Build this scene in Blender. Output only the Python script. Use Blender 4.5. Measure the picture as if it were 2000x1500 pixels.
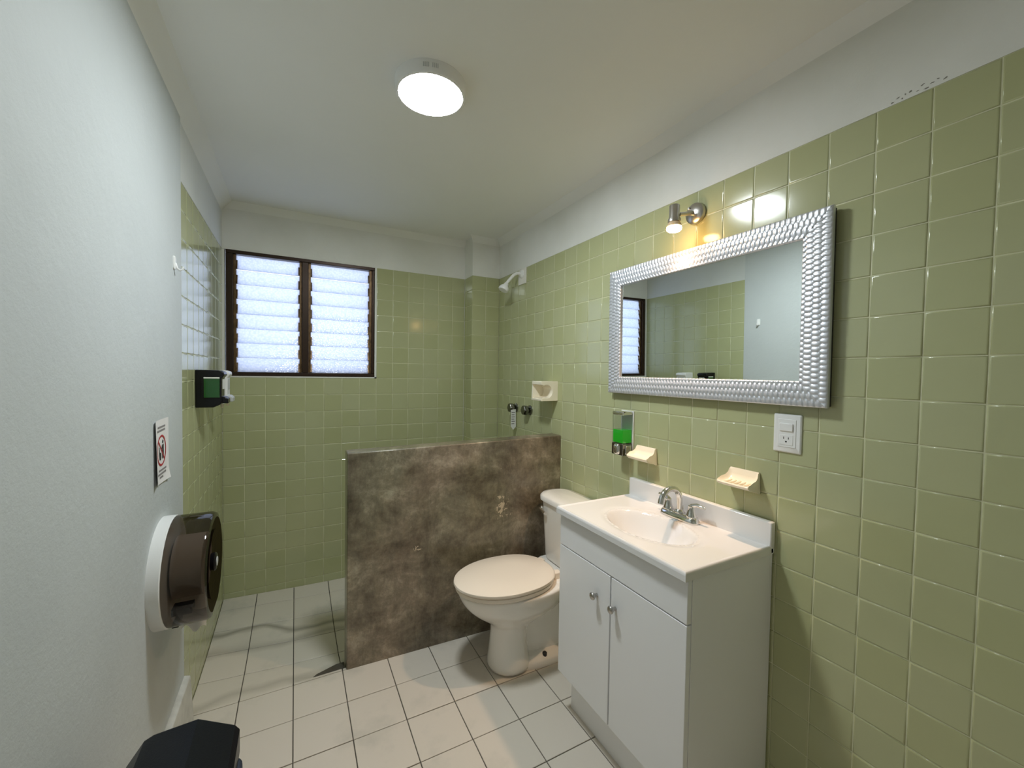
import bpy, math, random
from mathutils import Vector, Matrix
random.seed(7)
PI = math.pi
for o in list(bpy.data.objects):
    bpy.data.objects.remove(o, do_unlink=True)
S = bpy.context.scene
COL = S.collection

# ------------------------------------------------------------------ camera
CX, CY, CZ = -1.37256, -0.31173, 1.40458
FPX = 798.84
cam_d = bpy.data.cameras.new('camera'); cam = bpy.data.objects.new('camera', cam_d); COL.objects.link(cam)
cam_d.sensor_fit = 'HORIZONTAL'; cam_d.sensor_width = 36.0; cam_d.lens = 36.0 * FPX / 2000.0
cam_d.clip_start = 0.02
R_ = Vector((0.88372273, -0.46775404, 0.01550136)); U_ = Vector((-5.93064e-04, 0.0320025, 0.9994876)); F_ = Vector((0.46801045, 0.88327912, -0.02800396))
cam.matrix_world = Matrix(((R_.x, U_.x, -F_.x, CX), (R_.y, U_.y, -F_.y, CY), (R_.z, U_.z, -F_.z, CZ), (0, 0, 0, 1)))
S.camera = cam
# ------------------------------------------------------------------ light and exposure
W = bpy.data.worlds.new('overcast_sky'); S.world = W; W.use_nodes = True
bg = W.node_tree.nodes['Background']; bg.inputs[0].default_value = (0.74, 0.82, 1.0, 1); bg.inputs[1].default_value = 0.98
LED_STRENGTH = 80.0
LED_COLOR = (0.90, 0.975, 1.0)
SPOT_POWER = 14.5
SPOT_COLOR = (1.0, 0.66, 0.42)
BULB_STRENGTH = 34.0
S.view_settings.view_transform = 'Standard'; S.view_settings.look = 'None'
S.view_settings.exposure = 1.0; S.view_settings.gamma = 1.0; S.view_settings.use_curve_mapping = False
S.cycles.max_bounces = 10; S.cycles.diffuse_bounces = 6; S.cycles.glossy_bounces = 4; S.cycles.transmission_bounces = 6; S.cycles.transparent_max_bounces = 12
S.cycles.adaptive_threshold = 0.02; S.cycles.sample_clamp_indirect = 6.0; S.cycles.caustics_reflective = False; S.cycles.caustics_refractive = False

# ------------------------------------------------------------------ room numbers (metres)
T = 0.11                       # wall tile pitch
XL, YB, YP, XP = -1.7591, 2.6595, 2.5077, -0.2215
XW = -1.755                    # white plaster face of the left wall
YF = -1.25                     # wall behind the camera
ZC, ZT = 2.40, 2.115           # ceiling, top of the tiles
YE = 1.662                     # where the left tiles begin
TB = 0.1108                    # tile pitch across the back
def zrow(r): return 1.3497 - T * r

# ------------------------------------------------------------------ materials
def nodes_of(m):
    m.use_nodes = True
    return m.node_tree.nodes, m.node_tree.links, m.node_tree.nodes['Principled BSDF']
def mat(name, col, rough=0.5, metal=0.0, coat=0.0, var=0.0, var_scale=6.0, bump=0.0, bump_scale=120.0, rnd=0.0, col2=None, spec=None, sss=0.0, trans=0.0):
    m = bpy.data.materials.new(name); N, L, b = nodes_of(m)
    b.inputs['Base Color'].default_value = (*col, 1); b.inputs['Roughness'].default_value = rough; b.inputs['Metallic'].default_value = metal
    b.inputs['Coat Weight'].default_value = coat; b.inputs['Coat Roughness'].default_value = 0.05
    if spec is not None: b.inputs['Specular IOR Level'].default_value = spec
    if trans: b.inputs['Transmission Weight'].default_value = trans
    tc = N.new('ShaderNodeTexCoord')
    out = None
    if var > 0 or col2:
        n = N.new('ShaderNodeTexNoise'); n.inputs['Scale'].default_value = var_scale; n.inputs['Detail'].default_value = 6; n.inputs['Roughness'].default_value = 0.6
        L.new(tc.outputs['Object'], n.inputs['Vector'])
        r = N.new('ShaderNodeValToRGB'); r.color_ramp.elements[0].position = 0.3; r.color_ramp.elements[1].position = 0.7
        c2 = col2 if col2 else tuple(c * (1 - var) for c in col)
        r.color_ramp.elements[0].color = (*c2, 1); r.color_ramp.elements[1].color = (*col, 1)
        L.new(n.outputs['Fac'], r.inputs['Fac']); out = r.outputs['Color']
    if rnd > 0:
        oi = N.new('ShaderNodeObjectInfo'); mr = N.new('ShaderNodeMapRange')
        mr.inputs['To Min'].default_value = 1 - rnd; mr.inputs['To Max'].default_value = 1 + rnd
        L.new(oi.outputs['Random'], mr.inputs['Value'])
        hs = N.new('ShaderNodeHueSaturation'); L.new(mr.outputs['Result'], hs.inputs['Value'])
        mr2 = N.new('ShaderNodeMapRange'); mr2.inputs['To Min'].default_value = 1.06; mr2.inputs['To Max'].default_value = 0.94
        L.new(oi.outputs['Random'], mr2.inputs['Value']); L.new(mr2.outputs['Result'], hs.inputs['Saturation'])
        if out: L.new(out, hs.inputs['Color'])
        else: hs.inputs['Color'].default_value = (*col, 1)
        out = hs.outputs['Color']
    if out: L.new(out, b.inputs['Base Color'])
    if bump > 0:
        n2 = N.new('ShaderNodeTexNoise'); n2.inputs['Scale'].default_value = bump_scale; n2.inputs['Detail'].default_value = 4
        L.new(tc.outputs['Object'], n2.inputs['Vector'])
        bp = N.new('ShaderNodeBump'); bp.inputs['Strength'].default_value = bump; bp.inputs['Distance'].default_value = 0.004
        L.new(n2.outputs['Fac'], bp.inputs['Height']); L.new(bp.outputs['Normal'], b.inputs['Normal'])
    return m
def emis(name, col, s):
    m = bpy.data.materials.new(name); N, L, b = nodes_of(m)
    b.inputs['Base Color'].default_value = (0.8, 0.8, 0.8, 1); b.inputs['Emission Color'].default_value = (*col, 1); b.inputs['Emission Strength'].default_value = s
    return m

M = {}
def plaster(name, colA, colB, scale=2.2, bump=0.25):
    m = bpy.data.materials.new(name); N, L, b = nodes_of(m)
    tc = N.new('ShaderNodeTexCoord')
    n1 = N.new('ShaderNodeTexNoise'); n1.inputs['Scale'].default_value = scale; n1.inputs['Detail'].default_value = 5
    n2 = N.new('ShaderNodeTexNoise'); n2.inputs['Scale'].default_value = scale * 9; n2.inputs['Detail'].default_value = 8; n2.inputs['Roughness'].default_value = 0.7
    for n in (n1, n2): L.new(tc.outputs['Object'], n.inputs['Vector'])
    r = N.new('ShaderNodeValToRGB'); r.color_ramp.elements[0].position = 0.32; r.color_ramp.elements[1].position = 0.62
    r.color_ramp.elements[0].color = (*colB, 1); r.color_ramp.elements[1].color = (*colA, 1)
    L.new(n1.outputs['Fac'], r.inputs['Fac']); L.new(r.outputs['Color'], b.inputs['Base Color'])
    n3 = N.new('ShaderNodeTexNoise'); n3.inputs['Scale'].default_value = 55; n3.inputs['Detail'].default_value = 3; L.new(tc.outputs['Object'], n3.inputs['Vector'])
    mx = N.new('ShaderNodeMath'); mx.operation = 'MULTIPLY_ADD'; mx.inputs[1].default_value = 0.25
    L.new(n3.outputs['Fac'], mx.inputs[0]); L.new(n2.outputs['Fac'], mx.inputs[2])
    bp = N.new('ShaderNodeBump'); bp.inputs['Strength'].default_value = bump; bp.inputs['Distance'].default_value = 0.006
    L.new(mx.outputs[0], bp.inputs['Height']); L.new(bp.outputs['Normal'], b.inputs['Normal'])
    b.inputs['Roughness'].default_value = 0.62
    return m
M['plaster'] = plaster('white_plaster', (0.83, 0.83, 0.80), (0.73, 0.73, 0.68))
M['plaster_left'] = plaster('white_plaster_bluish_light', (0.57, 0.60, 0.605), (0.54, 0.57, 0.575), 3.0, 0.3)  # bluish light put into the white wall colour, darkened against overexposure
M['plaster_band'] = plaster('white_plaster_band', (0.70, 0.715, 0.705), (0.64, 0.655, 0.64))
M['ceiling'] = plaster('ceiling_paint', (0.86, 0.86, 0.83), (0.82, 0.82, 0.78), 1.2, 0.12)
M['grout'] = mat('grout_green', (0.74, 0.74, 0.50), 0.4, var=0.25, var_scale=9)
M['floor_grout'] = mat('grout_dark', (0.09, 0.08, 0.065), 0.8)
M['tile'] = mat('green_glazed_tile', (0.47, 0.485, 0.275), 0.13, rnd=0.025, var=0.05, var_scale=3.0, bump=0.03, bump_scale=7.0)
M['chrome'] = mat('chrome', (0.78, 0.77, 0.75), 0.09, 1.0)
M['dark_chrome'] = mat('dark_chrome', (0.20, 0.20, 0.18), 0.22, 1.0)
M['nickel'] = mat('brushed_nickel', (0.52, 0.50, 0.48), 0.28, 1.0)
M['ceramic'] = mat('white_ceramic', (0.86, 0.83, 0.78), 0.08, coat=0.3)
M['seat'] = mat('bone_plastic_seat', (0.86, 0.77, 0.66), 0.22)
M['cream'] = mat('cream_ceramic', (0.88, 0.81, 0.66), 0.14, coat=0.3)
M['marble'] = mat('white_cultured_marble', (0.80, 0.785, 0.775), 0.12, coat=0.3)
M['lacquer'] = mat('white_melamine', (0.86, 0.86, 0.87), 0.3)
M['shadow_gap'] = mat('dark_gap', (0.03, 0.03, 0.03), 0.8)
M['plastic_white'] = mat('white_plastic', (0.85, 0.85, 0.84), 0.3)
M['plastic_grey'] = mat('grey_plastic', (0.55, 0.56, 0.56), 0.35)
M['black'] = mat('black_plastic', (0.006, 0.006, 0.007), 0.25, spec=0.3)
M['navy'] = mat('navy_black_plastic', (0.003, 0.0045, 0.008), 0.35, bump=0.1, bump_scale=300, spec=0.3)
M['navy_body'] = mat('navy_grey_plastic', (0.020, 0.027, 0.045), 0.35)
M['bronze'] = mat('bronze_aluminium', (0.040, 0.022, 0.014), 0.35, 0.5)
M['bronze_light'] = mat('worn_bronze', (0.22, 0.13, 0.06), 0.35, 0.6, var=0.6, var_scale=40)
M['mirror'] = mat('mirror_glass', (0.88, 0.93, 0.92), 0.0, 1.0)
M['silver'] = mat('silver_leaf_frame', (0.72, 0.74, 0.80), 0.36, 0.6)
M['silver_side'] = mat('dark_frame_side', (0.03, 0.03, 0.03), 0.5)
M['paper'] = mat('paper_white', (0.80, 0.77, 0.76), 0.7)
M['tissue'] = mat('tissue_white', (0.88, 0.86, 0.82), 0.9)
M['red'] = mat('red_print', (0.45, 0.02, 0.03), 0.6)
M['ink'] = mat('black_print', (0.02, 0.02, 0.02), 0.6)
M['ink_grey'] = mat('grey_print', (0.25, 0.23, 0.23), 0.7)
M['mortar'] = mat('dark_cement', (0.085, 0.075, 0.055), 0.9, var=0.4, var_scale=30)
M['label'] = mat('label_white', (0.78, 0.78, 0.74), 0.5)

def floor_tile_mat():
    m = bpy.data.materials.new('beige_floor_tile'); N, L, b = nodes_of(m)
    g = N.new('ShaderNodeNewGeometry')
    n = N.new('ShaderNodeTexNoise'); n.inputs['Scale'].default_value = 3.2; n.inputs['Detail'].default_value = 7; n.inputs['Roughness'].default_value = 0.6; n.inputs['Distortion'].default_value = 0.1
    L.new(g.outputs['Position'], n.inputs['Vector'])
    r = N.new('ShaderNodeValToRGB'); e = r.color_ramp.elements
    e[0].position = 0.28; e[0].color = (0.55, 0.52, 0.455, 1); e[1].position = 0.46; e[1].color = (0.70, 0.64, 0.56, 1)
    L.new(n.outputs['Fac'], r.inputs['Fac'])
    # dirt swept into the dip of the shower floor
    sp = N.new('ShaderNodeSeparateXYZ'); L.new(g.outputs['Position'], sp.inputs[0])
    n2 = N.new('ShaderNodeTexNoise'); n2.inputs['Scale'].default_value = 2.4; n2.inputs['Detail'].default_value = 2; L.new(g.outputs['Position'], n2.inputs['Vector'])
    add = N.new('ShaderNodeMath'); add.operation = 'MULTIPLY_ADD'; add.inputs[1].default_value = 0.34; L.new(n2.outputs['Fac'], add.inputs[0]); L.new(sp.outputs['Y'], add.inputs[2])
    prev = None
    for c, w, amt in ((1.905, 0.05, 0.30), (2.415, 0.032, 0.62), (2.31, 0.05, 0.40)):
        d = N.new('ShaderNodeMath'); d.operation = 'SUBTRACT'; d.inputs[1].default_value = c; L.new(add.outputs[0], d.inputs[0])
        a = N.new('ShaderNodeMath'); a.operation = 'ABSOLUTE'; L.new(d.outputs[0], a.inputs[0])
        mr = N.new('ShaderNodeMapRange'); mr.inputs['From Min'].default_value = 0; mr.inputs['From Max'].default_value = w; mr.inputs['To Min'].default_value = amt; mr.inputs['To Max'].default_value = 0
        L.new(a.outputs[0], mr.inputs['Value'])
        if prev:
            mx = N.new('ShaderNodeMath'); mx.operation = 'MAXIMUM'; L.new(prev, mx.inputs[0]); L.new(mr.outputs[0], mx.inputs[1]); prev = mx.outputs[0]
        else: prev = mr.outputs[0]
    mix = N.new('ShaderNodeMix'); mix.data_type = 'RGBA'; L.new(prev, mix.inputs[0]); L.new(r.outputs['Color'], mix.inputs[6]); mix.inputs[7].default_value = (0.16, 0.14, 0.10, 1)
    L.new(mix.outputs[2], b.inputs['Base Color'])
    b.inputs['Roughness'].default_value = 0.42
    return m
M['floor_tile'] = floor_tile_mat()

def concrete_mat():
    m = bpy.data.materials.new('polished_concrete'); N, L, b = nodes_of(m)
    tc = N.new('ShaderNodeTexCoord')
    def noise(sc, det, rough, dist, stretch=(1, 1, 1), off=(0, 0, 0)):
        mp = N.new('ShaderNodeMapping'); mp.inputs['Scale'].default_value = stretch; mp.inputs['Location'].default_value = off
        L.new(tc.outputs['Object'], mp.inputs['Vector'])
        n = N.new('ShaderNodeTexNoise'); n.inputs['Scale'].default_value = sc; n.inputs['Detail'].default_value = det; n.inputs['Roughness'].default_value = rough; n.inputs['Distortion'].default_value = dist
        L.new(mp.outputs[0], n.inputs['Vector']); return n.outputs['Fac']
    def ramp(f, stops):
        r = N.new('ShaderNodeValToRGB'); el = r.color_ramp.elements
        el[0].position, el[0].color = stops[0][0], (*stops[0][1], 1); el[1].position, el[1].color = stops[-1][0], (*stops[-1][1], 1)
        for p, c in stops[1:-1]:
            e = el.new(p); e.color = (*c, 1)
        L.new(f, r.inputs['Fac']); return r.outputs['Color']
    base = ramp(noise(4.6, 14, 0.74, 0.25, (1, 1, 1.25)), [(0.30, (0.050, 0.038, 0.025)), (0.42, (0.125, 0.099, 0.071)), (0.54, (0.205, 0.173, 0.135)), (0.68, (0.39, 0.345, 0.29))])
    tint = ramp(noise(1.7, 3, 0.5, 0.2, off=(3, 1, 7)), [(0.38, (0.90, 0.95, 0.80)), (0.62, (1.10, 1.0, 0.92))])
    mul = N.new('ShaderNodeMix'); mul.data_type = 'RGBA'; mul.blend_type = 'MULTIPLY'; mul.inputs[0].default_value = 1; L.new(base, mul.inputs[6]); L.new(tint, mul.inputs[7])
    st = ramp(noise(5.5, 10, 0.78, 0.3, (1.3, 1, 0.35), (5, 2, 1)), [(0.30, (0.42, 0.39, 0.35)), (0.50, (1, 1, 1)), (0.75, (1.5, 1.45, 1.4))])
    mul2 = N.new('ShaderNodeMix'); mul2.data_type = 'RGBA'; mul2.blend_type = 'MULTIPLY'; mul2.inputs[0].default_value = 0.8; L.new(mul.outputs[2], mul2.inputs[6]); L.new(st, mul2.inputs[7])
    fine = ramp(noise(26, 12, 0.8, 0.2, (1, 1, 0.6), (1, 4, 2)), [(0.30, (0.60, 0.58, 0.55)), (0.5, (1, 1, 1)), (0.72, (1.40, 1.38, 1.36))])
    mul3 = N.new('ShaderNodeMix'); mul3.data_type = 'RGBA'; mul3.blend_type = 'MULTIPLY'; mul3.inputs[0].default_value = 0.9; L.new(mul2.outputs[2], mul3.inputs[6]); L.new(fine, mul3.inputs[7])
    mul2 = mul3
    # chipped paint specks at two spots on the face
    prev = mul2.outputs[2]
    for (cx, cz, rad, thr) in ((-0.372, 0.665, 0.10, 0.60), (-0.83, 0.530, 0.045, 0.57), (-0.385, 0.72, 0.04, 0.56)):
        vs = N.new('ShaderNodeVectorMath'); vs.operation = 'DISTANCE'; L.new(tc.outputs['Object'], vs.inputs[0]); vs.inputs[1].default_value = (cx, 1.675, cz)
        mr = N.new('ShaderNodeMapRange'); mr.inputs['From Min'].default_value = 0; mr.inputs['From Max'].default_value = rad; mr.inputs['To Min'].default_value = 0.14; mr.inputs['To Max'].default_value = -0.2; mr.clamp = True
        L.new(vs.outputs['Value'], mr.inputs['Value'])
        ad = N.new('ShaderNodeMath'); ad.operation = 'ADD'; L.new(noise(46, 3, 0.6, 0.6), ad.inputs[0]); L.new(mr.outputs[0], ad.inputs[1])
        gt = N.new('ShaderNodeMath'); gt.operation = 'GREATER_THAN'; gt.inputs[1].default_value = thr; L.new(ad.outputs[0], gt.inputs[0])
        mx = N.new('ShaderNodeMix'); mx.data_type = 'RGBA'; L.new(gt.outputs[0], mx.inputs[0]); L.new(prev, mx.inputs[6]); mx.inputs[7].default_value = (0.52, 0.43, 0.30, 1); prev = mx.outputs[2]
    L.new(prev, b.inputs['Base Color'])
    bp = N.new('ShaderNodeBump'); bp.inputs['Strength'].default_value = 0.14; bp.inputs['Distance'].default_value = 0.005
    L.new(noise(14, 8, 0.7, 1.0), bp.inputs['Height']); L.new(bp.outputs['Normal'], b.inputs['Normal'])
    b.inputs['Roughness'].default_value = 0.40; b.inputs['Coat Weight'].default_value = 0.6; b.inputs['Coat Roughness'].default_value = 0.16
    return m
M['concrete'] = concrete_mat()

def pane_mat():
    m = bpy.data.materials.new('obscure_louvre_glass'); m.use_nodes = True; N, L = m.node_tree.nodes, m.node_tree.links; N.clear()
    o = N.new('ShaderNodeOutputMaterial'); tc = N.new('ShaderNodeTexCoord')
    v = N.new('ShaderNodeTexVoronoi'); v.inputs['Scale'].default_value = 85; L.new(tc.outputs['Object'], v.inputs['Vector'])
    r = N.new('ShaderNodeValToRGB'); r.color_ramp.elements[0].color = (0.97, 0.98, 1, 1); r.color_ramp.elements[1].color = (0.80, 0.84, 0.93, 1); r.color_ramp.elements[1].position = 0.75
    L.new(v.outputs['Distance'], r.inputs['Fac'])
    bp = N.new('ShaderNodeBump'); bp.inputs['Strength'].default_value = 0.5; bp.inputs['Distance'].default_value = 0.004; L.new(v.outputs['Distance'], bp.inputs['Height'])
    t = N.new('ShaderNodeBsdfTranslucent'); L.new(r.outputs['Color'], t.inputs['Color']); L.new(bp.outputs['Normal'], t.inputs['Normal'])
    g = N.new('ShaderNodeBsdfGlossy'); g.inputs['Roughness'].default_value = 0.15; L.new(bp.outputs['Normal'], g.inputs['Normal'])
    x = N.new('ShaderNodeMixShader'); x.inputs[0].default_value = 0.06; L.new(t.outputs[0], x.inputs[1]); L.new(g.outputs[0], x.inputs[2]); L.new(x.outputs[0], o.inputs['Surface'])
    return m
M['pane'] = pane_mat()
def tinted(name, col, gloss=0.08, rough=0.05):
    m = bpy.data.materials.new(name); m.use_nodes = True; N, L = m.node_tree.nodes, m.node_tree.links; N.clear()
    o = N.new('ShaderNodeOutputMaterial'); t = N.new('ShaderNodeBsdfTransparent'); t.inputs['Color'].default_value = (*col, 1)
    g = N.new('ShaderNodeBsdfGlossy'); g.inputs['Roughness'].default_value = rough; fr = N.new('ShaderNodeFresnel'); fr.inputs['IOR'].default_value = 1.5
    gm = N.new('ShaderNodeNewGeometry'); fm = N.new('ShaderNodeMath'); fm.operation = 'SUBTRACT'; fm.use_clamp = True; L.new(fr.outputs[0], fm.inputs[0]); L.new(gm.outputs['Backfacing'], fm.inputs[1])
    x = N.new('ShaderNodeMixShader'); L.new(fm.outputs[0], x.inputs[0]); L.new(t.outputs[0], x.inputs[1]); L.new(g.outputs[0], x.inputs[2]); L.new(x.outputs[0], o.inputs['Surface'])
    return m
M['smoke'] = tinted('smoked_plastic', (0.36, 0.32, 0.28))
M['clear'] = tinted('clear_plastic', (0.86, 0.88, 0.88))
M['soap'] = mat('green_soap', (0.01, 0.50, 0.015), 0.12, coat=0.5)
M['soap_dark'] = mat('dark_green_soap_window', (0.003, 0.075, 0.005), 0.12, coat=0.6)
M['led'] = emis('led_diffuser', LED_COLOR, LED_STRENGTH)
M['bulb'] = emis('halogen_glass', (1.0, 0.58, 0.22), BULB_STRENGTH)

# ------------------------------------------------------------------ mesh helpers
class MB:
    def __init__(s): s.v, s.f = [], []
    def add(s, vs, fs):
        k = len(s.v); s.v += [tuple(v) for v in vs]; s.f += [tuple(i + k for i in f) for f in fs]; return s
    def box(s, x0, x1, y0, y1, z0, z1):
        x0, x1 = min(x0, x1), max(x0, x1); y0, y1 = min(y0, y1), max(y0, y1); z0, z1 = min(z0, z1), max(z0, z1)
        return s.add([(x0, y0, z0), (x1, y0, z0), (x1, y1, z0), (x0, y1, z0), (x0, y0, z1), (x1, y0, z1), (x1, y1, z1), (x0, y1, z1)],
                     [(0, 3, 2, 1), (4, 5, 6, 7), (0, 1, 5, 4), (1, 2, 6, 5), (2, 3, 7, 6), (3, 0, 4, 7)])
    def rings(s, rings, closed=True, cap0=True, cap1=True):
        n = len(rings[0]); vs = [p for r in rings for p in r]; fs = []
        for i in range(len(rings) - 1):
            for j in range(n if closed else n - 1):
                a, b = i * n + j, i * n + (j + 1) % n
                fs.append((a, b, b + n, a + n))
        if cap0: fs.append(tuple(reversed(range(n))))
        if cap1: fs.append(tuple((len(rings) - 1) * n + j for j in range(n)))
        return s.add(vs, fs)
    def lathe(s, prof, center, axis='z', n=32, cap=True):
        # prof: (radius, height) along axis
        rs = []
        for r, h in prof:
            ring = []
            for k in range(n):
                a = 2 * PI * k / n; c, d = r * math.cos(a), r * math.sin(a)
                p = {'z': (c, d, h), 'x': (h, c, d), '-x': (-h, d, c), 'y': (d, h, c)}[axis]
                ring.append((p[0] + center[0], p[1] + center[1], p[2] + center[2]))
            rs.append(ring)
        return s.rings(rs, True, cap, cap)
    def tube(s, pts, rad, n=12, cap=True):
        pts = [Vector(p) for p in pts]; rs = []; ref = None
        for i, p in enumerate(pts):
            t = (pts[min(i + 1, len(pts) - 1)] - pts[max(i - 1, 0)]).normalized()
            if ref is None:
                ref = Vector((0, 0, 1)) if abs(t.z) < 0.9 else Vector((0, 1, 0))
            a = (ref - t * ref.dot(t)).normalized(); ref = a; b = t.cross(a)
            r = rad[i] if isinstance(rad, (list, tuple)) else rad
            rs.append([tuple(p + a * (r * math.cos(2 * PI * k / n)) + b * (r * math.sin(2 * PI * k / n))) for k in range(n)])
        return s.rings(rs, True, cap, cap)
    def prism(s, poly, axis, a, b):
        # poly in the two other axes (cyclic order), extruded from a to b
        def P(u, v, h): return {'y': (u, h, v), 'x': (h, u, v), 'z': (u, v, h)}[axis]
        return s.rings([[P(u, v, a) for u, v in poly], [P(u, v, b) for u, v in poly]])
    def grid(s, fn, nu, nv):
        vs = [fn(i / nu, j / nv) for i in range(nu + 1) for j in range(nv + 1)]
        fs = [(i * (nv + 1) + j, (i + 1) * (nv + 1) + j, (i + 1) * (nv + 1) + j + 1, i * (nv + 1) + j + 1) for i in range(nu) for j in range(nv)]
        return s.add(vs, fs)
    def build(s, name, m, parent=None, smooth=None, bevel=0.0, seg=2, sub=0, fixn=True):
        me = bpy.data.meshes.new(name); me.from_pydata(s.v, [], s.f)
        if fixn:
            import bmesh
            bm = bmesh.new(); bm.from_mesh(me); bmesh.ops.recalc_face_normals(bm, faces=bm.faces); bm.to_mesh(me); bm.free()
        me.update()
        if m: me.materials.append(m)
        o = bpy.data.objects.new(name, me); COL.objects.link(o)
        if parent: o.parent = parent
        if bevel:
            md = o.modifiers.new('bevel', 'BEVEL'); md.width = bevel; md.segments = seg; md.limit_method = 'ANGLE'; md.angle_limit = math.radians(35)
        if sub:
            md = o.modifiers.new('sub', 'SUBSURF'); md.levels = sub; md.render_levels = sub
        if smooth is not None:
            for p in me.polygons: p.use_smooth = True
            if smooth < 180:
                me.set_sharp_from_angle(angle=math.radians(smooth))
        return o
def box(name, m, parent, *b, bevel=0.0, seg=2): return MB().box(*b).build(name, m, parent, bevel=bevel, seg=seg, smooth=(40 if bevel else None))
def tag(o, label=None, cat=None, group=None, kind=None):
    if label: o['label'] = label
    if cat: o['category'] = cat
    if group: o['group'] = group
    if kind: o['kind'] = kind
    return o
def thing(name, loc, label, cat, group=None):
    e = bpy.data.objects.new(name, None); COL.objects.link(e); e.location = loc; e.empty_display_size = 0.05
    bpy.context.view_layer.update()
    return tag(e, label, cat, group)
def adopt(o, parent):           # parent while keeping world coordinates of the mesh
    o.parent = parent; o.matrix_parent_inverse = Matrix.Translation(parent.location).inverted(); return o
class Kit:
    """collects parts (given in world coordinates) under an Empty at the thing's base"""
    def __init__(s, name, loc, label, cat, group=None): s.e = thing(name, loc, label, cat, group)
    def put(s, o, label=None, parent=None):
        if parent is None: adopt(o, s.e)
        else: o.parent = parent
        if label: o['label'] = label
        return o

# ------------------------------------------------------------------ tiles
_tm = {}
def tile_mesh(w, h, m, t=0.004, bv=0.0026, gap=0.0022):
    key = (round(w, 4), round(h, 4), m.name)
    if key in _tm: return _tm[key]
    a, b = (w - gap) / 2, (h - gap) / 2
    def ring(i, z): return [(-a + i, -b + i, z), (a - i, -b + i, z), (a - i, b - i, z), (-a + i, b - i, z)]
    mb = MB(); mb.rings([ring(0, -0.001), ring(0, t - bv), ring(bv * 0.30, t - bv * 0.40), ring(bv * 0.9, t - bv * 0.08), ring(bv * 1.5, t)], True, False, True)
    me = bpy.data.meshes.new('tile'); me.from_pydata(mb.v, [], mb.f); me.materials.append(m)
    for p in me.polygons: p.use_smooth = len(p.vertices) == 4 and p.index < len(me.polygons) - 1
    me.update(); _tm[key] = me; return me
def project(p):
    d = Vector(p) - Vector((CX, CY, CZ)); w = d.dot(F_)
    if w < 0.05: return None
    return 1000 + FPX * d.dot(R_) / w, 750 - FPX * d.dot(U_) / w
def tile_wall(wall, specs, frame, hidden=lambda c: False, limit=300, tilt=0.0045):
    """specs: (u0,u1,v0,v1); frame(u,v)->(world point, rotation matrix 3x3)"""
    scored = []
    for sp in specs:
        u, v = (sp[0] + sp[1]) / 2, (sp[2] + sp[3]) / 2
        c, R = frame(u, v); q = project(c); sc = 0
        qs = [project(frame(a, b)[0]) for a, b in ((sp[0], sp[2]), (sp[1], sp[2]), (sp[1], sp[3]), (sp[0], sp[3]))]
        if q and all(qs) and -60 < q[0] < 2060 and -60 < q[1] < 1560 and not hidden(c):
            sc = abs(sum(qs[i][0] * qs[(i + 1) % 4][1] - qs[(i + 1) % 4][0] * qs[i][1] for i in range(4))) / 2
        scored.append((sc, sp, c, R))
    scored.sort(key=lambda t: -t[0])
    rest = MB()
    for i, (sc, sp, c, R) in enumerate(scored):
        me = tile_mesh(sp[1] - sp[0], sp[3] - sp[2], M['tile'])
        E = Matrix.Rotation(random.gauss(0, tilt), 3, 'X') @ Matrix.Rotation(random.gauss(0, tilt), 3, 'Y')
        mw = Matrix.Translation(c) @ (R @ E).to_4x4()
        if i < limit and sc > 0:
            o = bpy.data.objects.new('tile', me); COL.objects.link(o); o.parent = wall; o.matrix_world = mw
        else:
            rest.add([tuple(mw @ v.co) for v in me.vertices], [tuple(p.vertices) for p in me.polygons])
    if rest.v:
        o = rest.build('tile_field', M['tile'], wall, fixn=False); o['kind'] = 'stuff'
def spans(lines, lo, hi):
    e = sorted([lo, hi] + [l for l in lines if lo + 0.004 < l < hi - 0.004]); return list(zip(e[:-1], e[1:]))
RX = Matrix(((0, 0, -1), (1, 0, 0), (0, 1, 0))).transposed()
def basis(u, v, n): return Matrix((u, v, n)).transposed()
ROWS = spans([zrow(r) for r in range(-7, 13)], 0.0, ZT)
ROWS_LOW = spans([zrow(r) for r in range(-7, 14)], -0.06, ZT)

# ------------------------------------------------------------------ the room
G = 0.0020      # how deep the grout lies under the tile faces
# right wall
wr = tag(MB().box(0.0, 0.12, YF, YB + 0.15, ZT, ZC + 0.05).box(0.004, 0.12, YF, YB + 0.15, -0.1, ZT).build('wall_right', M['plaster']), 'long green tiled wall with white plaster band above', 'wall', kind='structure')
MB().box(G, 0.0045, YF, YB, -0.1, ZT).build('grout_bed', M['grout'], wr)
specs = [(a, b, c, d) for a, b in spans([T * k for k in range(-12, 25)], YF, YP) for c, d in ROWS]
def hid(c):
    if 0.36 < c.y < 1.15 and 1.39 < c.z < 1.83: return True
    if 0.47 < c.y < 1.05 and c.z < 0.86: return True
    if 1.05 < c.y < 1.62 and c.z < 0.70: return True
    if 1.72 < c.y and c.z < 0.98: return True
    return False
tile_wall(wr, specs, lambda u, v: (Vector((0.004, u, v)), basis((0, -1, 0), (0, 0, 1), (-1, 0, 0))), hid)
M['chip'] = mat('bare_render_chip', (0.33, 0.32, 0.28), 0.9, var=0.4, var_scale=60)
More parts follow.
